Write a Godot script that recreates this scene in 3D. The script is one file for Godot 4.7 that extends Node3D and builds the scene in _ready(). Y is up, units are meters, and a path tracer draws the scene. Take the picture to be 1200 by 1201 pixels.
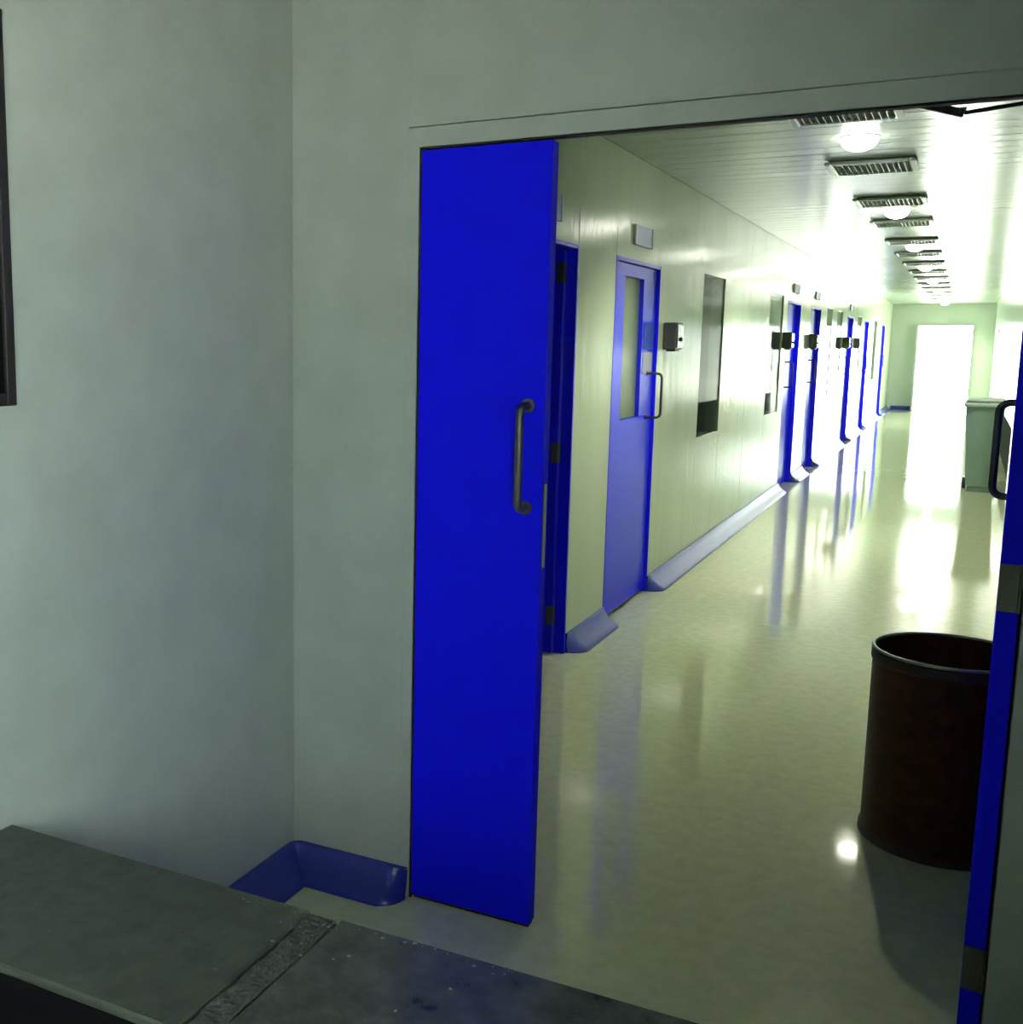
extends Node3D

var used := {}
var rng := RandomNumberGenerator.new()
const WALL_H := 2.622
const END_Z := -28.71
const RIGHT_X := 2.244
const LX := 2.05

# ---------------------------------------------------------------- helpers
func lin(r: float, g: float, b: float) -> Color:
	return Color(r, g, b).linear_to_srgb()

func numbered(n: String) -> String:
	if not used.has(n):
		used[n] = 0
		return n
	used[n] += 1
	return "%s_%03d" % [n, used[n]]

func meta(o: Node, label: String, category: String, group := "", kind := "") -> void:
	if label != "": o.set_meta("label", label)
	if category != "": o.set_meta("category", category)
	if group != "": o.set_meta("group", group)
	if kind != "": o.set_meta("kind", kind)

func thing(called: String, label: String, category: String, at := Vector3.ZERO, turn := 0.0, group := "", kind := "") -> Node3D:
	var o := Node3D.new()
	o.name = numbered(called)
	add_child(o)
	o.position = at
	o.rotation.y = turn
	meta(o, label, category, group, kind)
	return o

func new_st() -> SurfaceTool:
	var st := SurfaceTool.new()
	st.begin(Mesh.PRIMITIVE_TRIANGLES)
	return st

func put(st: SurfaceTool, called: String, mat: Material, parent: Node, label := "") -> MeshInstance3D:
	var o := MeshInstance3D.new()
	o.mesh = st.commit()
	o.material_override = mat
	o.cast_shadow = GeometryInstance3D.SHADOW_CASTING_SETTING_DOUBLE_SIDED
	if parent == self:
		o.name = numbered(called)
		add_child(o)
	else:
		o.name = called
		parent.add_child(o, true)
	if label != "": o.set_meta("label", label)
	return o

func tri(st: SurfaceTool, a: Vector3, b: Vector3, c: Vector3, n: Vector3) -> void:
	var g := (b - a).cross(c - a)
	if g.dot(n) > 0.0:
		var t := b
		b = c
		c = t
	for p in [a, b, c]:
		st.set_normal(n)
		st.add_vertex(p)

func quad(st: SurfaceTool, a: Vector3, b: Vector3, c: Vector3, d: Vector3, n: Vector3) -> void:
	tri(st, a, b, c, n)
	tri(st, a, c, d, n)

# a box with chamfered edges
func cbox(st: SurfaceTool, c: Vector3, s: Vector3, ch := 0.003, xf := Transform3D.IDENTITY) -> void:
	var h := s * 0.5
	ch = min(ch, min(h.x, min(h.y, h.z)) * 0.9)
	var P := func(v: Vector3) -> Vector3: return xf * (c + v)
	var N := func(v: Vector3) -> Vector3: return (xf.basis * v).normalized()
	for ax in 3:
		var u := (ax + 1) % 3
		var w := (ax + 2) % 3
		for sg in [-1.0, 1.0]:
			var n := Vector3.ZERO
			n[ax] = sg
			var q := []
			for k in [[-1, -1], [1, -1], [1, 1], [-1, 1]]:
				var v := Vector3.ZERO
				v[ax] = sg * h[ax]
				v[u] = k[0] * (h[u] - ch)
				v[w] = k[1] * (h[w] - ch)
				q.append(P.call(v))
			quad(st, q[0], q[1], q[2], q[3], N.call(n))
			for sg2 in [-1.0, 1.0]:
				var e := []
				for k in [-1.0, 1.0]:
					var v := Vector3.ZERO
					v[ax] = sg * h[ax]
					v[u] = sg2 * (h[u] - ch)
					v[w] = k * (h[w] - ch)
					e.append(P.call(v))
				for k in [1.0, -1.0]:
					var v := Vector3.ZERO
					v[ax] = sg * (h[ax] - ch)
					v[u] = sg2 * h[u]
					v[w] = k * (h[w] - ch)
					e.append(P.call(v))
				var en := Vector3.ZERO
				en[ax] = sg
				en[u] = sg2
				quad(st, e[0], e[1], e[2], e[3], N.call(en))
	for sx in [-1.0, 1.0]:
		for sy in [-1.0, 1.0]:
			for sz in [-1.0, 1.0]:
				var k := Vector3(sx, sy, sz)
				tri(st, P.call(k * Vector3(h.x, h.y - ch, h.z - ch)), P.call(k * Vector3(h.x - ch, h.y, h.z - ch)), P.call(k * Vector3(h.x - ch, h.y - ch, h.z)), N.call(k))

# box from its two corners
func span(st: SurfaceTool, a: Vector3, b: Vector3, ch := 0.003) -> void:
	cbox(st, (a + b) * 0.5, (b - a).abs(), ch)

func boxo(called: String, a: Vector3, b: Vector3, mat: Material, parent: Node, ch := 0.003, label := "") -> MeshInstance3D:
	var st := new_st()
	span(st, a, b, ch)
	return put(st, called, mat, parent, label)

func smooth_quad(st: SurfaceTool, p: Array, n: Array) -> void:
	# p: 4 points round the quad, n: their normals
	var face: Vector3 = (p[1] - p[0]).cross(p[2] - p[0])
	if face.length() < 1e-12: face = (p[2] - p[0]).cross(p[3] - p[0])
	var nn: Vector3 = n[0] + n[1] + n[2] + n[3]
	var order := [0, 1, 2, 0, 2, 3] if face.dot(nn) < 0.0 else [0, 2, 1, 0, 3, 2]
	for i in order:
		st.set_normal(n[i])
		st.add_vertex(p[i])

# surface of revolution round y; prof: points (radius, height) with the outside on the right when going on
func lathe(st: SurfaceTool, prof: Array, seg := 32, xf := Transform3D.IDENTITY, stretch := Vector3.ONE) -> void:
	for i in prof.size() - 1:
		var a: Vector2 = prof[i]
		var b: Vector2 = prof[i + 1]
		if a.distance_to(b) < 1e-6: continue
		var t := (b - a).normalized()
		var n2 := Vector2(t.y, -t.x)
		for k in seg:
			var a0 := TAU * k / seg
			var a1 := TAU * (k + 1) / seg
			var d0 := Vector3(cos(a0), 0, sin(a0))
			var d1 := Vector3(cos(a1), 0, sin(a1))
			var p := [d0 * a.x + Vector3.UP * a.y, d1 * a.x + Vector3.UP * a.y, d1 * b.x + Vector3.UP * b.y, d0 * b.x + Vector3.UP * b.y]
			var n := [d0 * n2.x + Vector3.UP * n2.y, d1 * n2.x + Vector3.UP * n2.y, d1 * n2.x + Vector3.UP * n2.y, d0 * n2.x + Vector3.UP * n2.y]
			for j in 4:
				p[j] = xf * (p[j] * stretch)
				n[j] = (xf.basis * n[j]).normalized()
			smooth_quad(st, p, n)

# round bar along a path
func tube(st: SurfaceTool, path: Array, r: float, seg := 12) -> void:
	var rings := []
	var norms := []
	var up := Vector3(0.123, 0.97, 0.21).normalized()
	for i in path.size():
		var t: Vector3
		if i == 0: t = path[1] - path[0]
		elif i == path.size() - 1: t = path[i] - path[i - 1]
		else: t = (path[i + 1] - path[i]).normalized() + (path[i] - path[i - 1]).normalized()
		t = t.normalized()
		var x := (up - t * up.dot(t)).normalized()
		if x.length() < 0.1: x = t.cross(Vector3.RIGHT).normalized()
		up = x
		var y := t.cross(x)
		var ring := []
		var nr := []
		for k in seg:
			var a := TAU * k / seg
			var d := x * cos(a) + y * sin(a)
			ring.append(path[i] + d * r)
			nr.append(d)
		rings.append(ring)
		norms.append(nr)
	for i in path.size() - 1:
		for k in seg:
			var k1 := (k + 1) % seg
			smooth_quad(st, [rings[i][k], rings[i][k1], rings[i + 1][k1], rings[i + 1][k]], [norms[i][k], norms[i][k1], norms[i + 1][k1], norms[i + 1][k]])
	for e in [0, path.size() - 1]:
		var n: Vector3 = (path[0] - path[1]).normalized() if e == 0 else (path[e] - path[e - 1]).normalized()
		for k in seg:
			tri(st, path[e], rings[e][k], rings[e][(k + 1) % seg], n)

# bent pull handle: two stand-offs along `out`, grip along y
func handle_path(mid: Vector3, half: float, out: Vector3, r: float) -> Array:
	var p := [mid + Vector3.UP * half]
	for k in 7:
		var a := PI / 2 * k / 6.0
		p.append(mid + Vector3.UP * (half - r + r * cos(a)) + out * 1.0 - out.normalized() * (r - r * sin(a)))
	for k in 7:
		var a := PI / 2 * k / 6.0
		p.append(mid - Vector3.UP * (half - r + r * sin(a)) + out * 1.0 - out.normalized() * (r - r * cos(a)))
	p.append(mid - Vector3.UP * half)
	return p

# coved skirting: profile swept along +x of its own axes for `length`; ends round off where asked
const COVE := [Vector2(0.0, 1.0), Vector2(0.1, 0.99), Vector2(0.14, 0.93), Vector2(0.22, 0.78), Vector2(0.34, 0.62), Vector2(0.48, 0.48), Vector2(0.64, 0.36), Vector2(0.80, 0.26), Vector2(0.92, 0.17), Vector2(0.985, 0.09), Vector2(1.0, 0.0)]
func cove(length: float, size: float, round_a: float, round_b: float, xf: Transform3D, miter_a := 0.0) -> SurfaceTool:
	var st := new_st()
	var ts := []
	if round_a > 0.0:
		for k in 8: ts.append(round_a * (1.0 - cos(PI / 2 * k / 8.0)))
	else: ts.append(0.0)
	var n := int(max(1, length / 1.0))
	for k in range(1, n):
		ts.append(length * k / float(n))
	if round_b > 0.0:
		for k in range(8, -1, -1): ts.append(length - round_b * (1.0 - cos(PI / 2 * k / 8.0)))
	else: ts.append(length)
	ts.sort()
	var rings := []
	for t in ts:
		var s := 1.0
		if round_a > 0.0 and t < round_a: s = sqrt(max(0.0, 1.0 - pow(1.0 - t / round_a, 2.0)))
		if round_b > 0.0 and length - t < round_b: s = min(s, sqrt(max(0.0, 1.0 - pow(1.0 - (length - t) / round_b, 2.0))))
		s = max(s, 0.14)
		var ring := []
		for c in COVE:
			var d: float = c.x * size * (s if c.x > 0.14 else 1.0)
			ring.append(xf * Vector3(t + (miter_a * d if t == ts[0] else 0.0), c.y * size, d))
		rings.append(ring)
	for i in rings.size() - 1:
		for j in COVE.size() - 1:
			var q := [rings[i][j], rings[i + 1][j], rings[i + 1][j + 1], rings[i][j + 1]]
			var fn: Vector3 = (q[1] - q[0]).cross(q[3] - q[0])
			if fn.length() < 1e-10: continue
			fn = fn.normalized()
			var want: Vector3 = xf.basis * Vector3(0, 0.5, 0.5)
			if fn.dot(want) < 0: fn = -fn
			var ns := []
			for jj in [j, j, j + 1, j + 1]:
				var a: Vector2 = COVE[max(jj - 1, 0)]
				var b: Vector2 = COVE[min(jj + 1, COVE.size() - 1)]
				var t2 := (b - a).normalized()
				var nv := xf.basis * Vector3(0, t2.x, -t2.y)
				ns.append((nv.normalized() + fn * 0.6).normalized())
			smooth_quad(st, q, ns)
	for e in [0, rings.size() - 1]:
		var nn: Vector3 = xf.basis * (Vector3.LEFT if e == 0 else Vector3.RIGHT)
		for j in range(1, COVE.size() - 1):
			tri(st, rings[e][0] * Vector3(1, 0, 1), rings[e][j], rings[e][j + 1], nn)
		tri(st, rings[e][0] * Vector3(1, 0, 1), rings[e][0], rings[e][1], nn)
	return st

# ---------------------------------------------------------------- materials
func noise_image(freq: float, seed_: int, c0: Color, c1: Color, size := 512, octaves := 4, gain := 0.5) -> ImageTexture:
	var n := FastNoiseLite.new()
	n.seed = seed_
	n.frequency = freq
	n.noise_type = FastNoiseLite.TYPE_SIMPLEX_SMOOTH
	n.fractal_octaves = octaves
	n.fractal_gain = gain
	var g := n.get_seamless_image(size, size)
	var im := Image.create(size, size, false, Image.FORMAT_RGB8)
	for y in size:
		for x in size:
			im.set_pixel(x, y, c0.lerp(c1, g.get_pixel(x, y).r))
	return ImageTexture.create_from_image(im)

func normal_image(freq: float, seed_: int, strength: float, size := 512, octaves := 3) -> ImageTexture:
	var n := FastNoiseLite.new()
	n.seed = seed_
	n.frequency = freq
	n.noise_type = FastNoiseLite.TYPE_SIMPLEX_SMOOTH
	n.fractal_octaves = octaves
	var g := n.get_seamless_image(size, size)
	g.convert(Image.FORMAT_RGBA8)
	g.bump_map_to_normal_map(strength)
	return ImageTexture.create_from_image(g)

func mat(col: Color, rough: float, metal := 0.0, spec := 0.5) -> StandardMaterial3D:
	var m := StandardMaterial3D.new()
	m.albedo_color = col
	m.roughness = rough
	m.metallic = metal
	m.metallic_specular = spec
	return m

func textured(m: StandardMaterial3D, tex: Texture2D, scale: Vector3, nrm: Texture2D = null, nscale := 0.3) -> StandardMaterial3D:
	if tex:
		m.albedo_texture = tex
	m.uv1_triplanar = true
	m.uv1_world_triplanar = true
	m.uv1_scale = scale
	if nrm:
		m.normal_enabled = true
		m.normal_texture = nrm
		m.normal_scale = nscale
	return m

var M := {}
func make_materials() -> void:
	var W := Color(1, 1, 1)
	M.vest_wall = textured(mat(lin(0.36, 0.415, 0.39), 0.5), noise_image(0.012, 3, Color(0.93, 0.93, 0.92), W, 512, 5), Vector3.ONE * 0.7)
	M.dark_lower = mat(lin(0.03, 0.045, 0.035), 0.9, 0.0, 0.1)  # unseen lower right wall, coloured dark so the panes mirror a dark band
	M.back_wall = mat(lin(0.24, 0.25, 0.22), 0.8)
	M.cream = textured(mat(lin(0.60, 0.71, 0.52), 0.17), noise_image(0.01, 5, Color(0.95, 0.95, 0.93), W, 256), Vector3(0.6, 0.6, 0.6), normal_image(0.02, 9, 6.0, 512, 3), 0.07)
	M.cream.uv1_scale = Vector3(1.0, 0.06, 1.0)
	M.ceil = textured(mat(lin(0.34, 0.40, 0.32), 0.22, 0.0), noise_image(0.02, 6, Color(0.95, 0.95, 0.95), W, 256), Vector3(0.06, 1.0, 2.2), normal_image(0.02, 10, 5.0, 256, 3), 0.10)
	M.plain_ceil = mat(lin(0.22, 0.23, 0.21), 0.8)
	M.floor = textured(mat(lin(0.54, 0.58, 0.38), 0.065), noise_image(0.03, 7, Color(0.92, 0.92, 0.91), W, 512, 5, 0.6), Vector3.ONE * 0.8, normal_image(0.008, 12, 3.0, 512, 2), 0.05)
	M.subfloor = mat(lin(0.10, 0.09, 0.07), 0.8)
	M.store_wall = mat(lin(0.42, 0.46, 0.38), 0.8)
	M.maroon = mat(lin(0.10, 0.012, 0.02), 0.4)
	M.blue_gloss = mat(lin(0.006, 0.008, 0.90), 0.28)
	M.blue = textured(mat(lin(0.006, 0.008, 0.90), 0.5, 0.0, 0.15), noise_image(0.02, 15, Color(0.975, 0.975, 0.975), W, 256), Vector3.ONE * 1.5)
	M.blue_skirt = textured(mat(lin(0.02, 0.035, 0.32), 0.28), noise_image(0.03, 16, Color(0.8, 0.8, 0.8), W, 256), Vector3.ONE * 2.0)
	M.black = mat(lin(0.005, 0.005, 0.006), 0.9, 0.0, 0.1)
	M.gasket = mat(lin(0.01, 0.01, 0.012), 0.7)
	M.steel = mat(lin(0.32, 0.33, 0.31), 0.33, 0.9)
	M.steel_dark = mat(lin(0.10, 0.105, 0.10), 0.45, 0.6)
	M.hinge = mat(lin(0.10, 0.11, 0.09), 0.5, 0.5)
	M.chrome = mat(lin(0.55, 0.56, 0.54), 0.18, 1.0)
	M.vent = mat(lin(0.66, 0.72, 0.64), 0.25)
	M.vent_slat = mat(lin(0.34, 0.38, 0.33), 0.3, 0.2)
	M.vent_back = mat(lin(0.34, 0.38, 0.33), 0.7)
	M.sign = mat(lin(0.24, 0.33, 0.70), 0.35)
	M.sticker_blue = mat(lin(0.02, 0.06, 0.48), 0.4)
	M.sticker_grey = mat(lin(0.32, 0.34, 0.48), 0.4)
	M.drum = textured(mat(lin(0.07, 0.024, 0.006), 0.45, 0.0, 0.3), noise_image(0.03, 18, Color(0.6, 0.6, 0.6), W, 256), Vector3.ONE * 2.0)
	M.drum_band = mat(lin(0.03, 0.014, 0.007), 0.45, 0.1)
	M.drum_rim = mat(lin(0.30, 0.33, 0.29), 0.28, 0.9)
	M.bin = mat(lin(0.22, 0.32, 0.26), 0.45)
	M.bin_lid = mat(lin(0.45, 0.55, 0.48), 0.35)
	M.stone = textured(mat(lin(0.065, 0.073, 0.058), 0.30), noise_image(0.02, 21, Color(0.62, 0.64, 0.62), W, 512, 5, 0.65), Vector3.ONE * 1.1, normal_image(0.05, 22, 4.0, 512, 4), 0.05)
	M.stone_b = textured(mat(lin(0.065, 0.07, 0.065), 0.27), noise_image(0.02, 23, Color(0.62, 0.62, 0.63), W, 512, 5, 0.65), Vector3.ONE * 1.1)
	M.mortar = textured(mat(lin(0.075, 0.08, 0.068), 0.7), noise_image(0.04, 25, Color(0.5, 0.5, 0.5), W, 256, 4, 0.7), Vector3.ONE * 3.0, normal_image(0.08, 26, 10.0, 256, 4), 0.4)
	M.cement = mat(lin(0.15, 0.15, 0.14), 0.9)
	M.plaster = mat(lin(0.30, 0.30, 0.27), 0.8)
	M.wall_end = mat(lin(0.52, 0.58, 0.50), 0.5)
	M.ground = textured(mat(lin(0.62, 0.62, 0.58), 0.9), noise_image(0.02, 27, Color(0.8, 0.8, 0.8), W, 256), Vector3.ONE * 0.5)
	M.alu = mat(lin(0.55, 0.56, 0.55), 0.35, 0.7)
	var gl := mat(Color(0.75, 0.85, 0.80, 0.12), 0.03)
	gl.transparency = BaseMaterial3D.TRANSPARENCY_ALPHA
	M.glass = gl
	var gd := mat(Color(0.06, 0.08, 0.05, 0.30), 0.03, 0.0, 0.3)
	gd.transparency = BaseMaterial3D.TRANSPARENCY_ALPHA
	M.glass_dark = gd
	var gf := mat(Color(0.50, 0.58, 0.42, 0.8), 0.22)
	gf.transparency = BaseMaterial3D.TRANSPARENCY_ALPHA
	M.glass_frost = gf
	var bulb := mat(Color(1, 1, 1), 0.4)
	bulb.emission_enabled = true
	bulb.emission = Color(1.0, 1.0, 0.94)
	bulb.emission_energy_multiplier = 20.0
	M.lamp = bulb

# ---------------------------------------------------------------- builders
func shallow_turn(o: Node3D, pivot: Vector3, axis: Vector3, deg: float) -> void:
	var b := Basis(axis, deg_to_rad(deg))
	o.transform = Transform3D(b, pivot - b * pivot)

func wall_panels(root: Node3D, z_from: float, z_to: float, y0: float, y1: float, x0: float, x1: float, mt: Material, tilt: float) -> void:
	# z_from > z_to; panels no wider than 1.2 m with a fine joint
	var n := int(ceil((z_from - z_to) / 1.2))
	for k in n:
		var a := z_from - (z_from - z_to) * k / n
		var b := z_from - (z_from - z_to) * (k + 1) / n
		var o := boxo("panel", Vector3(x0, y0, b + 0.0003), Vector3(x1, y1, a - 0.0003), mt, root, 0.0004)
		if tilt > 0.0:
			shallow_turn(o, Vector3(x1, 0, (a + b) / 2), Vector3.UP, rng.randf_range(-tilt, tilt))

func pull_handle(parent: Node, mid: Vector3, half: float, out: Vector3, r: float, mt: Material) -> void:
	var st := new_st()
	tube(st, handle_path(mid, half, out, 0.028), r)
	var h := put(st, "handle", mt, parent)
	for s in [-1.0, 1.0]:
		var st2 := new_st()
		var d := out.normalized()
		tube(st2, [mid + Vector3.UP * half * s, mid + Vector3.UP * half * s + d * 0.006], r * 1.7, 16)
		put(st2, "rosette", mt, h)

func corridor_door(n: String, label: String, z_near: float, z_far: float, mt: Material, handle_z: float, glass: bool, recess := 0.016) -> Node3D:
	var d := thing(n, label, "door", Vector3(0, 0, 0), 0, "", "structure")
	var top := 2.06
	# frame lining the opening
	boxo("frame_jamb", Vector3(-0.11, 0, z_near - 0.03), Vector3(0.002, top, z_near), mt, d, 0.002)
	boxo("frame_jamb", Vector3(-0.11, 0, z_far), Vector3(0.002, top, z_far + 0.012), M.blue_gloss, d, 0.002)
	boxo("frame_head", Vector3(-0.11, top - 0.022, z_far + 0.022), Vector3(0.002, top, z_near - 0.03), M.blue_gloss, d, 0.002)
	var x1 := -recess
	var x0 := x1 - 0.045
	var za := z_near - 0.033
	var zb := z_far + 0.025
	var lf: MeshInstance3D
	if glass:
		var ga := -3.655
		var gb := -4.075
		var st := new_st()
		span(st, Vector3(x0, 0.02, zb), Vector3(x1, 1.148, za), 0.002)
		span(st, Vector3(x0, 1.965, zb), Vector3(x1, top - 0.026, za), 0.002)
		span(st, Vector3(x0, 1.146, ga), Vector3(x1, 1.967, za), 0.002)
		span(st, Vector3(x0, 1.146, zb), Vector3(x1, 1.967, gb), 0.002)
		lf = put(st, "leaf", mt, d)
		boxo("glass_pane", Vector3(x0 + 0.012, 1.14, gb - 0.005), Vector3(x0 + 0.02, 1.97, ga + 0.005), M.glass_frost, lf, 0.001, "tall narrow glass vision panel")
		boxo("sticker", Vector3(x1, 1.55, -4.345), Vector3(x1 + 0.002, 1.705, -4.12), M.sticker_blue, lf, 0.0005, "blue square sticker")
		boxo("sticker", Vector3(x1, 1.40, -4.345), Vector3(x1 + 0.002, 1.535, -4.12), M.sticker_grey, lf, 0.0005, "pale grey square sticker")
	else:
		lf = boxo("leaf", Vector3(x0, 0.02, zb), Vector3(x1, top - 0.026, za), mt, d, 0.002)
	pull_handle(lf, Vector3(x1, 1.27, handle_z), 0.135, Vector3(0.085 + recess * 0.6, 0, 0), 0.008, M.steel_dark)
	return d

func wall_box(z: float, label: String) -> void:
	var t := thing("wall_box", label, "wall box", Vector3(0, 1.635, z - 0.09), 0, "grey boxes mounted beside the corridor doors")
	boxo("body", Vector3(0.003, -0.085, -0.09), Vector3(0.085, 0.085, 0.09), M.steel_dark, t, 0.006)
	var cover := boxo("cover", Vector3(0.085, -0.075, -0.08), Vector3(0.095, 0.075, 0.08), M.chrome, t, 0.004)
	var st := new_st()
	tube(st, [Vector3(0.094, -0.02, 0.0), Vector3(0.104, -0.02, 0.0)], 0.014, 14)
	put(st, "knob", M.gasket, cover)
	boxo("lip", Vector3(0.02, -0.097, -0.06), Vector3(0.075, -0.084, 0.06), M.steel_dark, t, 0.003)

func door_sign(z_near: float, z_far: float, y0: float, y1: float, label: String) -> void:
	var t := thing("door_sign", label, "sign", Vector3(0, (y0 + y1) / 2, (z_near + z_far) / 2), 0, "plates above the corridor doors")
	var hz := (z_near - z_far) / 2
	var hy := (y1 - y0) / 2
	var plate := boxo("plate", Vector3(0.002, -hy, -hz), Vector3(0.014, hy, hz), M.sign, t, 0.002)
	for s in [-1.0, 1.0]:
		boxo("end_clip", Vector3(0.002, -hy, s * hz - 0.008), Vector3(0.018, hy, s * hz + 0.008), M.alu, plate, 0.002)

func vision_window(n: String, label: String, z_near: float, z_far: float, y0: float, y1: float) -> void:
	var w := thing(n, label, "window", Vector3.ZERO, 0, "", "structure")
	var t := 0.012
	for e in [[z_near - t, z_near, y0, y1], [z_far, z_far + t, y0, y1], [z_far + t, z_near - t, y0, y0 + t], [z_far + t, z_near - t, y1 - t, y1]]:
		boxo("frame", Vector3(-0.102, e[2], e[0]), Vector3(0.001, e[3], e[1]), M.cream, w, 0.001)
	boxo("glass_pane", Vector3(-0.014, y0 + t, z_far + t), Vector3(-0.008, y1 - t, z_near - t), M.glass_dark, w, 0.001)

func make_vent() -> Node3D:
	var t := thing("ceiling_vent", "", "vent", Vector3.ZERO, 0, "square grilles along the corridor ceiling")
	var h := 0.235
	boxo("backing", Vector3(-h + 0.02, -0.006, -h + 0.02), Vector3(h - 0.02, -0.001, h - 0.02), M.vent_back, t, 0.001)
	for e in [[-h, -h + 0.035, -h, h], [h - 0.035, h, -h, h], [-h + 0.035, h - 0.035, -h, -h + 0.035], [-h + 0.035, h - 0.035, h - 0.035, h]]:
		boxo("frame", Vector3(e[0], -0.022, e[2]), Vector3(e[1], -0.001, e[3]), M.vent, t, 0.008)
	var proto: Mesh = null
	for k in 13:
		var x := -h + 0.055 + (2 * h - 0.11) * k / 12.0
		var o: MeshInstance3D
		if proto == null:
			var st := new_st()
			cbox(st, Vector3.ZERO, Vector3(0.003, 0.022, 2 * h - 0.07), 0.0008)
			o = put(st, "slat", M.vent_slat, t)
			proto = o.mesh
		else:
			o = MeshInstance3D.new()
			o.mesh = proto
			o.material_override = M.vent_slat
			o.name = "slat"
			t.add_child(o, true)
		o.position = Vector3(x, -0.014, 0)
		o.rotation.z = deg_to_rad(32.0 if x < 0 else -32.0)
	return t

func make_lamp(z: float, label: String) -> void:
	var t := thing("ceiling_lamp", label, "lamp", Vector3(1.145, WALL_H, z), 0, "round lamps along the corridor ceiling")
	var st := new_st()
	lathe(st, [Vector2(0.0, -0.006), Vector2(0.088, -0.006), Vector2(0.093, -0.005), Vector2(0.095, -0.004), Vector2(0.095, -0.001), Vector2(0.0, -0.001)], 32)
	put(st, "base_ring", M.alu, t)
	st = new_st()
	var pr := [Vector2(0.0, -0.0705)]
	for k in range(1, 9):
		var a := PI / 2 * k / 8.0
		pr.append(Vector2(0.09 * sin(a), -0.0065 - 0.064 * cos(a)))
	pr.append(Vector2(0.0, -0.0065))
	lathe(st, pr, 32)
	put(st, "lamp_dome", M.lamp, t)
	var l := SpotLight3D.new()
	l.name = "lamp_light"
	l.light_color = Color(1.0, 1.0, 0.90)
	l.light_energy = LAMP_E
	l.spot_range = 40.0
	l.spot_attenuation = 2.0
	l.spot_angle = 68.0
	l.spot_angle_attenuation = 0.6
	l.light_size = 0.04
	l.shadow_enabled = true
	t.add_child(l)
	l.position = Vector3(0, -0.05, 0)
	l.rotation.x = -PI / 2

const LAMP_E := 3.5

# ---------------------------------------------------------------- scene
func _ready() -> void:
	rng.seed = 77
	# camera (the photograph is the right-hand part of a wider frame: the lens is shifted)
	var cam := Camera3D.new()
	cam.name = "camera"
	add_child(cam)
	cam.position = Vector3(1.7048, 1.575, 2.714)
	cam.rotation_degrees = Vector3(-8.5783, 28.9875, 0.301)
	var f := 1303.69
	cam.set_frustum(0.05 * 1201.0 / f, Vector2(0.05 * 196.0 / f, 0.05 * -0.5 / f), 0.05, 200.0)
	cam.current = true
	# sky: hazy bright day, sun high on the far side of the roof
	var we := WorldEnvironment.new()
	we.name = "world"
	var env := Environment.new()
	env.background_mode = Environment.BG_COLOR
	env.background_color = Color(0.95, 1.0, 0.97)
	env.background_energy_multiplier = 23.0
	env.tonemap_mode = Environment.TONE_MAPPER_LINEAR
	env.tonemap_exposure = 1.0
	env.sdfgi_enabled = true
	env.ssao_enabled = true
	env.ssil_enabled = true
	we.environment = env
	add_child(we)
	var sun := DirectionalLight3D.new()
	sun.name = "sun"
	sun.light_color = Color(1.0, 0.99, 0.93)
	sun.light_energy = 42.0
	sun.light_angular_distance = 1.0
	sun.shadow_enabled = true
	add_child(sun)
	sun.look_at_from_position(Vector3.ZERO, Vector3(0.42, -0.87, -0.20), Vector3.UP)

	make_materials()
	build_shell()
	build_front_door()
	build_left_wall()
	build_far_end()
	build_ceiling_things()
	build_objects()

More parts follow.
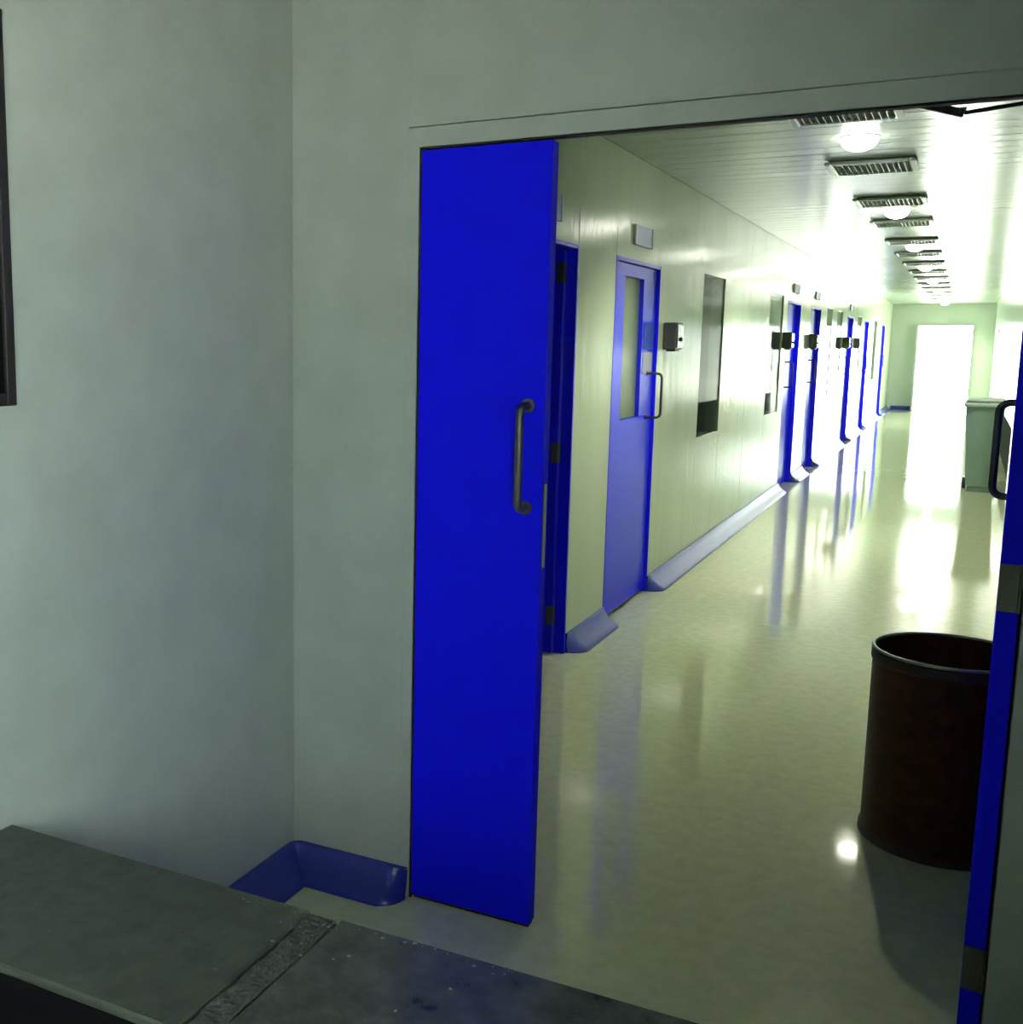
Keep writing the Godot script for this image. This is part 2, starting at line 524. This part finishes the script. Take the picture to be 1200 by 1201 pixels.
func build_shell() -> void:
	# floor: vinyl sheets on a slab
	var fl := thing("floor", "polished beige vinyl floor running down the corridor", "floor", Vector3.ZERO, 0, "", "structure")
	boxo("slab", Vector3(-2.8, -0.2, END_Z - 0.2), Vector3(2.4, -0.012, 5.0), M.subfloor, fl, 0.002)
	var seams := [1.3, -3.87, -8.2, -13.1, -18.0, -23.0, END_Z - 0.2]
	for k in seams.size() - 1:
		boxo("sheet", Vector3(-0.10 if k > 0 else -0.1, -0.012, seams[k + 1] + 0.0012), Vector3(RIGHT_X + 0.1 if k > 0 else LX + 0.1, 0.0, seams[k] - 0.0012), M.floor, fl, 0.001)
	boxo("store_floor", Vector3(-2.6, -0.012, END_Z - 0.1), Vector3(-0.102, -0.001, 0.0), M.maroon, fl, 0.001, "dark maroon floor of the side rooms")
	boxo("lobby_floor", Vector3(-0.1, -0.012, 1.302), Vector3(LX + 0.1, 0.0, 4.8), M.stone_b, fl, 0.001, "lobby floor behind the bench, shade put into its dark colour")  # dark colour stands in for the unlit near side of the lobby
	# lobby
	var wl := thing("wall_left", "grey painted lobby wall left of the narrow blue door leaf", "wall", Vector3.ZERO, 0, "", "structure")
	boxo("plaster", Vector3(-0.12, 0, 0.0), Vector3(0.033, 2.75, 4.8), M.vest_wall, wl, 0.001)
	var wf := thing("wall_front", "grey lobby wall around and above the blue double door", "wall", Vector3.ZERO, 0, "", "structure")
	boxo("plaster", Vector3(-0.12, 0, -0.10), Vector3(0.388, 2.75, 0.0), M.vest_wall, wf, 0.0003)
	boxo("plaster", Vector3(0.388, 2.1335, -0.10), Vector3(2.4, 2.75, 0.0), M.vest_wall, wf, 0.0003)
	boxo("door_surround", Vector3(0.388, 2.082, -0.032), Vector3(1.85, 2.131, -0.0004), M.vest_wall, wf, 0.0003)
	boxo("door_surround", Vector3(0.388, 0, -0.10), Vector3(0.418, 2.082, -0.0004), M.vest_wall, wf, 0.0003)
	boxo("plaster", Vector3(1.85, 0, -0.10), Vector3(2.4, 2.1335, 0.0), M.vest_wall, wf, 0.0003)
	var wb := thing("wall_back", "lobby wall behind the camera", "wall", Vector3.ZERO, 0, "", "structure")
	boxo("plaster", Vector3(-0.12, 0, 4.8), Vector3(LX + 0.15, 2.75, 4.95), M.back_wall, wb, 0.001)
	var wr := thing("wall_right", "lobby wall with the side window outside the view", "wall", Vector3.ZERO, 0, "", "structure")
	boxo("plaster", Vector3(LX, 0, 0.0), Vector3(LX + 0.15, 2.75, 2.1), M.back_wall, wr, 0.001)
	boxo("plaster", Vector3(LX, 0, 4.6), Vector3(LX + 0.15, 2.75, 4.8), M.back_wall, wr, 0.001)
	boxo("plaster", Vector3(LX, 0, 2.1), Vector3(LX + 0.15, 0.95, 4.6), M.back_wall, wr, 0.001)
	boxo("plaster", Vector3(LX, 2.1, 2.1), Vector3(LX + 0.15, 2.75, 4.6), M.back_wall, wr, 0.001)
	var cv := thing("ceiling", "flat lobby ceiling above the bench", "ceiling", Vector3.ZERO, 0, "", "structure")
	boxo("slab", Vector3(-0.12, 2.75, -0.10), Vector3(LX + 0.15, 2.9, 4.95), M.plain_ceil, cv, 0.001)
	var w := thing("window_1", "aluminium window in the lobby side wall", "window", Vector3.ZERO, 0, "", "structure")
	for e in [[0.95, 0.98, 2.1, 4.6], [2.07, 2.1, 2.1, 4.6], [0.98, 2.07, 2.1, 2.13], [0.98, 2.07, 4.57, 4.6]]:
		boxo("frame", Vector3(LX + 0.03, e[0], e[2]), Vector3(LX + 0.08, e[1], e[3]), M.alu, w, 0.002)
	boxo("glass_pane", Vector3(LX + 0.052, 0.975, 2.125), Vector3(LX + 0.058, 2.075, 4.575), M.glass, w, 0.0005)
	# side rooms behind the corridor's left wall
	var sr := thing("wall_store", "dim side room walls behind the corridor windows", "wall", Vector3.ZERO, 0, "", "structure")
	boxo("wall", Vector3(-2.75, 0, END_Z - 0.1), Vector3(-2.6, 2.75, 0.0), M.store_wall, sr, 0.001)
	boxo("wall", Vector3(-2.75, 0, -0.10), Vector3(-0.12, 2.75, 0.05), M.store_wall, sr, 0.001)
	boxo("wall", Vector3(-2.75, 0, END_Z - 0.2), Vector3(-0.1, 2.75, END_Z), M.store_wall, sr, 0.001)
	for z in [-3.05, -5.1, -8.0, -12.0, -15.0, -19.8, -24.0]:
		boxo("wall", Vector3(-2.6, 0, z - 0.05), Vector3(-0.102, 2.75, z + 0.05), M.store_wall, sr, 0.001)
	boxo("ceiling", Vector3(-2.75, 2.75, END_Z - 0.2), Vector3(-0.1, 2.9, -0.1), M.store_wall, sr, 0.001)
	# corridor right wall with a band of windows at the far end
	var cr := thing("wall_corridor_right", "cream corridor wall on the right behind the open leaf", "wall", Vector3.ZERO, 0, "", "structure")
	var x0 := RIGHT_X
	var x1 := RIGHT_X + 0.12
	wall_panels(cr, -0.10, -13.0, 0, WALL_H, x1, x0, M.cream, 0.0)
	wall_panels(cr, -13.0, -21.4, 0.6, WALL_H, x1, x0, M.cream, 0.0)
	wall_panels(cr, -13.0, -21.4, 0.0, 0.6, x1, x0, M.dark_lower, 0.0)
	wall_panels(cr, -21.4, -25.2, 0, 0.5, x1, x0, M.dark_lower, 0.0)
	wall_panels(cr, -21.4, -25.2, 1.98, WALL_H, x1, x0, M.cream, 0.0)
	wall_panels(cr, -25.2, END_Z, 0, WALL_H, x1, x0, M.cream, 0.0)
	for k in 2:
		var za := -21.4 - 1.9 * k
		var zb := za - 1.9
		var wn := thing("window_%d" % (2 + k), ["nearer bright window in the right corridor wall", "farther bright window in the right corridor wall"][k], "window", Vector3.ZERO, 0, "", "structure")
		for e in [[0.5, 0.55, zb, za], [1.93, 1.98, zb, za], [0.55, 1.93, za - 0.04, za], [0.55, 1.93, zb, zb + 0.04]]:
			boxo("frame", Vector3(x0 + 0.03, e[0], e[2]), Vector3(x0 + 0.09, e[1], e[3]), M.alu, wn, 0.002)
		boxo("glass_pane", Vector3(x0 + 0.057, 0.545, zb + 0.035), Vector3(x0 + 0.063, 1.935, za - 0.035), M.glass, wn, 0.0005)
	var rf := thing("ceiling_added_roof", "flat roof slab added over the building to stop sun leaks", "roof", Vector3.ZERO, 0, "", "structure")
	boxo("slab", Vector3(-3.0, 2.9, END_Z - 0.3), Vector3(2.5, 3.05, 5.1), M.plaster, rf, 0.01)  # unseen slab added to block sun leaking between the ceilings
	# ground outside
	var gr := thing("ground", "pale paved ground outside the far doorway", "ground", Vector3.ZERO, 0, "", "structure")
	boxo("paving", Vector3(-30, -0.3, -80), Vector3(60, -0.21, 40), M.ground, gr, 0.01)
	boxo("terrace", Vector3(-0.5, -0.21, -40), Vector3(4.0, -0.02, END_Z - 0.21), M.ground, gr, 0.01)

func build_front_door() -> void:
	var d := thing("door_1", "bright blue double door, narrow leaf shut and wide leaf open", "door", Vector3.ZERO, 0, "", "structure")
	# gasket and frame
	boxo("frame_jamb", Vector3(0.4182, 0, -0.10), Vector3(0.4225, 2.0815, -0.004), M.gasket, d, 0.0005)
	boxo("frame_head", Vector3(0.4225, 2.0765, -0.032), Vector3(1.8495, 2.0815, -0.003), M.gasket, d, 0.0005)
	boxo("frame_jamb", Vector3(1.846, 0, -0.10), Vector3(1.8497, 2.0765, -0.045), M.gasket, d, 0.0005)
	# shut leaf
	var a := boxo("leaf", Vector3(0.4245, 0.012, -0.048), Vector3(0.779, 2.073, -0.003), M.blue, d, 0.0015, "narrow bright blue leaf, shut")
	pull_handle(a, Vector3(0.735, 1.29, -0.003), 0.132, Vector3(0, 0, 0.062), 0.0105, M.steel_dark)
	boxo("bottom_seal", Vector3(0.43, 0.002, -0.042), Vector3(0.776, 0.012, -0.01), M.gasket, a, 0.001)
	boxo("flush_bolt", Vector3(0.7785, 1.0, -0.035), Vector3(0.7805, 1.22, -0.015), M.steel, a, 0.0005)
	# open leaf, swung a little past square into the corridor
	var b := MeshInstance3D.new()
	var st := new_st()
	span(st, Vector3(-0.043, 0.012, -1.03), Vector3(0.0, 2.073, 0.0), 0.0015)
	b = put(st, "leaf", M.blue, d, "wide blue leaf standing open, seen edge-on")
	b.position = Vector3(1.8435, 0, -0.012)
	b.rotation.y = deg_to_rad(-3.6)
	pull_handle(b, Vector3(-0.043, 1.29, -0.90), 0.132, Vector3(-0.062, 0, 0), 0.0105, M.steel_dark)
	for y in [1.065, 0.187, 1.86]:
		var h := boxo("hinge", Vector3(-0.042, y - 0.052, 0.0), Vector3(-0.001, y + 0.052, 0.003), M.hinge, b, 0.001)
		var s2 := new_st()
		tube(s2, [Vector3(0.0, y - 0.052, 0.003), Vector3(0.0, y + 0.052, 0.003)], 0.005, 10)
		put(s2, "knuckle", M.hinge, h)
	# closer arm under the header
	var st3 := new_st()
	cbox(st3, Vector3.ZERO, Vector3(0.115, 0.016, 0.022), 0.003, Transform3D(Basis(Vector3(0.92, -0.32, 0.10).normalized(), Vector3(0.32, 0.93, 0).normalized(), Vector3(-0.09, 0, 1).normalized()).orthonormalized(), Vector3(1.604, 2.094, -0.134)))
	var arm := put(st3, "closer_arm", M.gasket, d)
	st3 = new_st()
	tube(st3, [Vector3(1.653, 2.072, -0.13), Vector3(1.653, 2.088, -0.13)], 0.010, 14)
	put(st3, "pivot", M.chrome, arm)
	st3 = new_st()
	tube(st3, [Vector3(1.653, 2.076, -0.13), Vector3(1.83, 2.090, -0.12)], 0.0045, 8)
	put(st3, "closer_rod", M.gasket, d)
	boxo("closer_shoe", Vector3(1.805, 2.074, -0.15), Vector3(1.84, 2.1, -0.11), M.gasket, d, 0.003)

func build_left_wall() -> void:
	var wl := thing("wall_corridor_left", "cream panelled corridor wall with doors and narrow windows", "wall", Vector3.ZERO, 0, "", "structure")
	# openings: near z, far z, sill, head
	var op := [[-1.72, -2.72, 0.0, 2.06], [-3.40, -4.41, 0.0, 2.06], [-5.70, -6.54, 0.89, 2.105], [-8.85, -9.75, 0.885, 2.105], [-10.08, -11.12, 0.0, 2.06], [-12.1, -13.12, 0.0, 2.06], [-13.85, -14.55, 0.89, 2.105], [-15.2, -16.0, 0.89, 2.105], [-16.8, -17.85, 0.0, 2.06], [-18.7, -19.5, 0.89, 2.105], [-20.2, -21.2, 0.0, 2.06], [-22.6, -23.5, 0.89, 2.105], [-25.0, -26.0, 0.0, 2.06]]
	var z := -0.10
	for o in op:
		wall_panels(wl, z, o[0], 0, WALL_H, -0.1, 0.0, M.cream, 0.14)
		wall_panels(wl, o[0], o[1], o[3], WALL_H, -0.1, 0.0, M.cream, 0.0)
		if o[2] > 0.0: wall_panels(wl, o[0], o[1], 0, o[2], -0.1, 0.0, M.cream, 0.0)
		z = o[1]
	wall_panels(wl, z, END_Z, 0, WALL_H, -0.1, 0.0, M.cream, 0.14)
	# first side door stands open into its room
	var d := thing("door_2", "dark blue side door standing open behind the narrow leaf", "door", Vector3.ZERO, 0, "", "structure")
	boxo("frame_jamb", Vector3(-0.11, 0, -2.72), Vector3(0.003, 2.06, -2.70), M.blue_gloss, d, 0.002)
	boxo("frame_jamb", Vector3(-0.11, 0, -1.74), Vector3(0.003, 2.06, -1.72), M.blue_gloss, d, 0.002)
	boxo("frame_head", Vector3(-0.11, 2.04, -2.70), Vector3(0.003, 2.06, -1.74), M.blue_gloss, d, 0.002)
	var lf := boxo("leaf", Vector3(-1.02, 0.01, -2.695), Vector3(-0.05, 2.035, -2.65), M.blue_gloss, d, 0.002)
	for y in [1.925, 1.04, 0.205]:
		boxo("hinge", Vector3(-0.052, y - 0.05, -2.69), Vector3(-0.047, y + 0.05, -2.648), M.hinge, lf, 0.001)
		boxo("hinge", Vector3(-0.085, y - 0.05, -2.649), Vector3(-0.050, y + 0.05, -2.646), M.hinge, lf, 0.001)
	corridor_door("door_3", "blue closed door with tall narrow glass panel", -3.40, -4.41, M.blue_gloss, -4.23, true)
	corridor_door("door_4", "blue door just past the second wall window", -10.08, -11.12, M.blue_gloss, -10.22, false, 0.05)
	corridor_door("door_5", "blue corridor door second past the wall windows", -12.1, -13.12, M.blue_gloss, -12.25, false, 0.05)
	corridor_door("door_6", "dark blue edged corridor door farther along left wall", -16.8, -17.85, M.blue_gloss, -16.95, false, 0.06)
	corridor_door("door_7", "small far corridor door in the bright stretch of wall", -20.2, -21.2, M.blue_gloss, -20.35, false, 0.05)
	corridor_door("door_8", "last corridor door before the end wall", -25.0, -26.0, M.blue_gloss, -25.15, false, 0.05)
	vision_window("window_8", "tall narrow window beside the blue glazed door", -5.70, -6.54, 0.89, 2.105)
	vision_window("window_9", "second tall narrow window along the cream wall", -8.85, -9.75, 0.885, 2.105)
	vision_window("window_10", "third narrow window, past the first two far doors", -13.85, -14.55, 0.89, 2.105)
	vision_window("window_11", "fourth narrow window along the left corridor wall", -15.2, -16.0, 0.89, 2.105)
	vision_window("window_12", "fifth narrow window along the left corridor wall", -18.7, -19.5, 0.89, 2.105)
	vision_window("window_13", "last narrow window before the corridor's end", -22.6, -23.5, 0.89, 2.105)
	# coved skirting between the doors
	var runs := [[-0.11, -1.70], [-2.725, -3.40], [-4.40, -10.08], [-11.12, -12.10], [-13.12, -16.8], [-17.85, -20.2], [-21.2, -25.0], [-26.0, END_Z]]
	var names := ["hidden behind the narrow blue leaf", "short piece between the open and the glazed door", "long run past the two tall windows", "between the first pair of far doors", "past the far pair of doors", "in the bright far stretch", "before the last door", "beside the end wall"]
	for k in runs.size():
		var r = runs[k]
		var length: float = r[0] - r[1]
		# local x runs towards -z, local z towards +x
		var xf := Transform3D(Basis(Vector3(0, 0, -1), Vector3.UP, Vector3(1, 0, 0)), Vector3(0.001, 0, r[0]))
		var o := put(cove(length, 0.102, 0.10 if k > 0 else 0.0, 0.03 if k < 7 else 0.0, xf), "baseboard_left", M.blue_skirt, self)
		meta(o, "blue-grey coved skirting, " + names[k], "skirting", "coved skirting along the corridor", "structure")
	# things on the wall
	door_sign(-2.10, -2.40, 2.14, 2.255, "pale blue plate above the open dark blue door")
	door_sign(-3.73, -4.11, 2.143, 2.255, "pale blue plate above the glazed blue door")
	door_sign(-10.4, -10.8, 2.15, 2.25, "plate above the door past the second wall window")
	door_sign(-12.4, -12.8, 2.15, 2.25, "plate above the second far corridor door")
	door_sign(-17.1, -17.5, 2.15, 2.25, "plate above the dark edged far corridor door")
	wall_box(-4.53, "dark metal wall box beside the glazed blue door")
	wall_box(-9.80, "grey wall box right of the second tall window")
	wall_box(-12.05, "grey wall box between the two far blue doors")
	wall_box(-16.3, "small grey wall box left of the dark edged far door")
	wall_box(-18.2, "farthest grey wall box on the left corridor wall")

func build_far_end() -> void:
	var e := thing("wall_end", "pale green-grey end wall around the bright doorway", "wall", Vector3.ZERO, 0, "", "structure")
	var za := END_Z
	var zb := END_Z - 0.2
	boxo("plaster", Vector3(-0.1, 0, zb), Vector3(0.62, 2.75, za), M.wall_end, e, 0.001)
	boxo("plaster", Vector3(1.80, 0, zb), Vector3(2.4, 2.75, za), M.wall_end, e, 0.001)
	boxo("plaster", Vector3(0.62, 2.10, zb), Vector3(1.80, 2.75, za), M.wall_end, e, 0.001)
	var d := thing("door_9", "wide open doorway blazing with daylight at corridor end", "door", Vector3.ZERO, 0, "", "structure")
	boxo("frame_jamb", Vector3(0.56, 0, za), Vector3(0.64, 2.13, za + 0.03), M.alu, d, 0.003)
	boxo("frame_jamb", Vector3(1.78, 0, za), Vector3(1.84, 2.13, za + 0.03), M.alu, d, 0.003)
	boxo("frame_head", Vector3(0.64, 2.09, za), Vector3(1.78, 2.13, za + 0.03), M.alu, d, 0.003)
	boxo("leaf", Vector3(0.58, 0.01, za + 0.03), Vector3(0.625, 2.09, za + 0.60), M.alu, d, 0.003)
	var xf := Transform3D(Basis.IDENTITY, Vector3(0.10, 0, za + 0.001))
	var o := put(cove(0.44, 0.10, 0, 0, xf), "baseboard_end", M.blue_skirt, self)
	meta(o, "dark skirting under the end wall left of bright doorway", "skirting", "", "structure")

func build_ceiling_things() -> void:
	var c := thing("ceiling_corridor", "glossy strip-panel corridor ceiling", "ceiling", Vector3.ZERO, 0, "", "structure")
	boxo("slab", Vector3(-0.1, WALL_H + 0.03, END_Z - 0.2), Vector3(RIGHT_X + 0.12, 2.8, -0.10), M.subfloor, c, 0.001)
	var n := 143
	var w := (-0.10 - END_Z) / n
	var st := new_st()
	cbox(st, Vector3(0, 0.012, 0), Vector3(RIGHT_X - 0.004, 0.024, w - 0.003), 0.003)
	var me := st.commit()
	for k in n:
		var o := MeshInstance3D.new()
		o.mesh = me
		o.material_override = M.ceil
		o.name = "strip"
		c.add_child(o, true)
		o.position = Vector3(RIGHT_X / 2, WALL_H, -0.10 - w * (k + 0.5))
		o.rotation.x = deg_to_rad(rng.randf_range(-0.35, 0.35))
	var vz := [-2.86, -4.62, -6.40, -8.0, -9.9, -11.6, -13.25, -15.0, -16.6, -18.4, -20.0, -21.8, -23.4, -25.2]
	var ord := ["first square ceiling grille, half hidden by the door header", "second square ceiling grille, largest one in full view", "third ceiling grille, just before the second lamp", "fourth ceiling grille, just after the second lamp", "fifth ceiling grille, just before the third lamp", "sixth ceiling grille, just after the third lamp", "seventh ceiling grille, before the fourth lamp", "eighth ceiling grille, after the fourth lamp", "ninth ceiling grille down the corridor", "tenth ceiling grille down the corridor", "eleventh ceiling grille down the corridor", "twelfth ceiling grille down the corridor", "thirteenth ceiling grille down the corridor", "last ceiling grille before the far doorway"]
	var v0 := make_vent()
	for k in vz.size():
		var v: Node3D = v0
		if k > 0:
			v = v0.duplicate()
			v.name = numbered("ceiling_vent")
			add_child(v)
		v.position = Vector3(1.138, WALL_H - 0.004, vz[k])
		v.set_meta("label", ord[k])
	var lo := ["nearest", "second", "third", "fourth", "fifth", "sixth", "seventh", "farthest"]
	for k in 8:
		make_lamp(-3.65 - 3.42 * k, "%s round glowing lamp on the corridor ceiling" % lo[k])

func build_objects() -> void:
	# stone topped bench across the lobby
	var b := thing("bench", "stone-topped step-over bench crossing the foreground", "bench", Vector3(0, 0, 1.32))
	var z0 := 1.125 - 1.32
	var z1 := 1.522 - 1.32
	boxo("core", Vector3(0.034, 0.0, z0 + 0.04), Vector3(LX - 0.002, 0.562, z1 - 0.03), M.plaster, b, 0.002)
	boxo("riser", Vector3(0.034, 0.001, z1 - 0.03), Vector3(LX - 0.002, 0.562, z1 - 0.002), M.black, b, 0.002, "near face of the bench, its shade painted black")  # shade under the near edge, put in as black colour
	boxo("slab", Vector3(0.034, 0.562, z0), Vector3(0.762, 0.58, z1), M.stone, b, 0.004, "dark greenish stone slab")
	boxo("slab", Vector3(0.822, 0.562, z0), Vector3(1.98, 0.58, z1), M.stone_b, b, 0.004, "dark grey stone slab")
	boxo("slab", Vector3(1.984, 0.562, z0), Vector3(LX - 0.002, 0.58, z1), M.stone_b, b, 0.004, "dark grey stone slab")
	# rough mortar in the joint, uneven strips
	var st := new_st()
	for k in 7:
		var zz := z0 + 0.006 + (z1 - z0 - 0.012) * (k + 0.5) / 7.0
		cbox(st, Vector3(0.792 + rng.randf_range(-0.003, 0.003), 0.5695 + rng.randf_range(-0.0012, 0.0), zz), Vector3(0.053 + rng.randf_range(-0.004, 0.002), 0.016, 0.060), 0.003)
	put(st, "mortar_joint", M.mortar, b, "crumbling mortar joint")
	st = new_st()
	for k in 90:
		var p: Vector3
		var r := rng.randf_range(0.001, 0.003)
		if k < 45:
			p = Vector3(0.60 + 0.55 * pow(rng.randf(), 1.3), 0.58, z0 + 0.006 + absf(rng.randfn(0.0, 0.012)))
		elif k < 75:
			p = Vector3(0.792 + rng.randfn(0.0, 0.035), 0.58, z0 + 0.01 + absf(rng.randfn(0.0, 0.07)))
		else:
			p = Vector3(rng.randf_range(0.3, 1.4), 0.58, rng.randf_range(z0, z1))
		p.z = clamp(p.z, z0 + 0.006, z1 - 0.006)
		cbox(st, Vector3.ZERO, Vector3(r * rng.randf_range(1.0, 3.0), r * 0.7, r * rng.randf_range(1.0, 2.0)), r * 0.3, Transform3D(Basis(Vector3.UP, rng.randf() * TAU), p))
	var cr := put(st, "cement_crumbs", M.cement, b, "pale cement spatter along the far edge")
	cr.set_meta("kind", "stuff")
	# blue coved skirting in the lobby corner
	var o := put(lobby_skirting(), "baseboard_front", M.blue_skirt, self)
	meta(o, "dark blue coved skirting turning the lobby corner beside narrow leaf", "skirting", "", "structure")
	# black framed board at the left edge
	var t := thing("notice_board", "black panel on lobby wall at the photo's left edge", "board", Vector3(0.033, 1.45, 1.512))
	boxo("panel", Vector3(0.002, 0.0, -0.42), Vector3(0.012, 0.75, 0.42), M.black, t, 0.001)
	for e in [[-0.43, -0.405, -0.0, 0.75], [0.405, 0.43, 0.0, 0.75], [-0.405, 0.405, 0.0, 0.025], [-0.405, 0.405, 0.725, 0.75]]:
		boxo("frame", Vector3(0.001, e[2], e[0]), Vector3(0.02, e[3], e[1]), M.gasket, t, 0.002)
	# fibre drum
	var dr := thing("fibre_drum", "dark brown open fibre drum with metal rims beside open leaf", "drum", Vector3(1.735, 0.0, -1.195))
	var R := 0.228
	var H := 0.628
	st = new_st()
	lathe(st, [Vector2(0.0, 0.004), Vector2(R - 0.006, 0.004), Vector2(R - 0.003, 0.010), Vector2(R - 0.003, H - 0.012), Vector2(R - 0.008, H - 0.004), Vector2(R - 0.012, H - 0.012)], 64)
	var shell := put(st, "shell", M.drum, dr)
	st = new_st()
	lathe(st, [Vector2(R - 0.012, H - 0.010), Vector2(R - 0.012, 0.02), Vector2(0.0, 0.02)], 64)
	put(st, "lining", M.drum, shell, "inner wall of the drum")
	st = new_st()
	var rim := []
	for k in 13:
		var a := TAU * k / 12.0
		rim.append(Vector2(R - 0.004 + 0.0055 * sin(a), H - 0.004 - 0.0055 * cos(a)))
	lathe(st, rim, 64)
	put(st, "top_rim", M.drum_rim, dr, "shiny grey metal rim")
	st = new_st()
	lathe(st, [Vector2(R - 0.003, H - 0.044), Vector2(R + 0.001, H - 0.042), Vector2(R + 0.002, H - 0.036), Vector2(R + 0.001, H - 0.014), Vector2(R - 0.003, H - 0.012)], 64)
	put(st, "top_band", M.drum_band, dr)
	st = new_st()
	lathe(st, [Vector2(R - 0.004, 0.001), Vector2(R + 0.001, 0.001), Vector2(R + 0.004, 0.006), Vector2(R + 0.002, 0.030), Vector2(R - 0.003, 0.034)], 64)
	put(st, "bottom_band", M.drum_band, dr)
	# waste bin down the corridor
	var wb := thing("waste_bin", "grey-green lidded waste bin standing by the right wall", "bin", Vector3(1.925, 0, -11.45))
	st = new_st()
	var lv := [[0.06, 0.135, 0.19], [0.30, 0.148, 0.205], [0.70, 0.172, 0.23], [0.90, 0.185, 0.245], [0.93, 0.19, 0.25]]
	var rings := []
	for l in lv:
		var ring := []
		for k in 32:
			var a := TAU * (k + 0.5) / 32.0
			var cx: float = sign(cos(a)) * pow(absf(cos(a)), 0.3)
			var cz: float = sign(sin(a)) * pow(absf(sin(a)), 0.3)
			ring.append(Vector3(cx * l[1], l[0], cz * l[2]))
		rings.append(ring)
	for i in rings.size() - 1:
		for k in 32:
			var k1 := (k + 1) % 32
			var q := [rings[i][k], rings[i][k1], rings[i + 1][k1], rings[i + 1][k]]
			smooth_quad(st, q, q.map(func(v): return Vector3(v.x, 0, v.z).normalized()))
	for k in 32:
		tri(st, Vector3(0, 0.06, 0), rings[0][k], rings[0][(k + 1) % 32], Vector3.DOWN)
	put(st, "body", M.bin, wb)
	st = new_st()
	cbox(st, Vector3(0, 0.955, 0), Vector3(0.42, 0.05, 0.54), 0.015)
	cbox(st, Vector3(0, 1.0, 0.0), Vector3(0.38, 0.05, 0.48), 0.022)
	var lid := put(st, "lid", M.bin_lid, wb)
	st = new_st()
	tube(st, [Vector3(-0.15, 0.94, -0.29), Vector3(0.15, 0.94, -0.29)], 0.014)
	put(st, "handle", M.bin_lid, lid)
	boxo("base", Vector3(-0.12, 0.0, -0.16), Vector3(0.12, 0.062, 0.18), M.bin, wb, 0.008)
	for s in [-1.0, 1.0]:
		st = new_st()
		tube(st, [Vector3(s * 0.125, 0.06, -0.17), Vector3(s * 0.165, 0.06, -0.17)], 0.06, 20)
		put(st, "wheel", M.gasket, wb)

func lobby_skirting() -> SurfaceTool:
	# one L-shaped run: down the left wall, round the inner corner, along the front wall to the door jamb
	var st := new_st()
	var size := 0.092
	var path := []       # [wall point, inward direction, scale of depth]
	path.append([Vector3(0.0335, 0, 1.12), Vector3(1, 0, 0), 1.0])
	path.append([Vector3(0.0335, 0, 0.60), Vector3(1, 0, 0), 1.0])
	path.append([Vector3(0.0335, 0, 0.16), Vector3(1, 0, 0), 1.0])
	var rr := 0.035
	for k in 9:
		var a := PI / 2 * k / 8.0
		path.append([Vector3(0.0335 + rr - rr * cos(a), 0, 0.0005 + rr - rr * sin(a)), Vector3(cos(a), 0, sin(a)), 1.0])
	path.append([Vector3(0.30, 0, 0.0005), Vector3(0, 0, 1), 1.0])
	for k in 9:
		var a := PI / 2 * k / 8.0
		path.append([Vector3(0.345 + 0.07 * sin(a), 0, 0.0005), Vector3(0, 0, 1), max(0.16, cos(a))])
	var rings := []
	for e in path:
		var ring := []
		for c in COVE:
			var d: float = c.x * size * (e[2] if c.x > 0.14 else 1.0)
			ring.append(e[0] + e[1] * d + Vector3.UP * c.y * size)
		rings.append(ring)
	for i in rings.size() - 1:
		for j in COVE.size() - 1:
			var ns := []
			for ij in [[i, j], [i + 1, j], [i + 1, j + 1], [i, j + 1]]:
				var a: Vector2 = COVE[max(ij[1] - 1, 0)]
				var b2: Vector2 = COVE[min(ij[1] + 1, COVE.size() - 1)]
				var t2 := (b2 - a).normalized()
				var inward: Vector3 = path[ij[0]][1]
				if path[ij[0]][2] < 0.99 : inward = (inward * path[ij[0]][2] + Vector3.RIGHT * sqrt(1.0 - pow(path[ij[0]][2], 2.0))).normalized()
				ns.append((Vector3.UP * t2.x + inward * -t2.y).normalized())
			smooth_quad(st, [rings[i][j], rings[i + 1][j], rings[i + 1][j + 1], rings[i][j + 1]], ns)
	return st
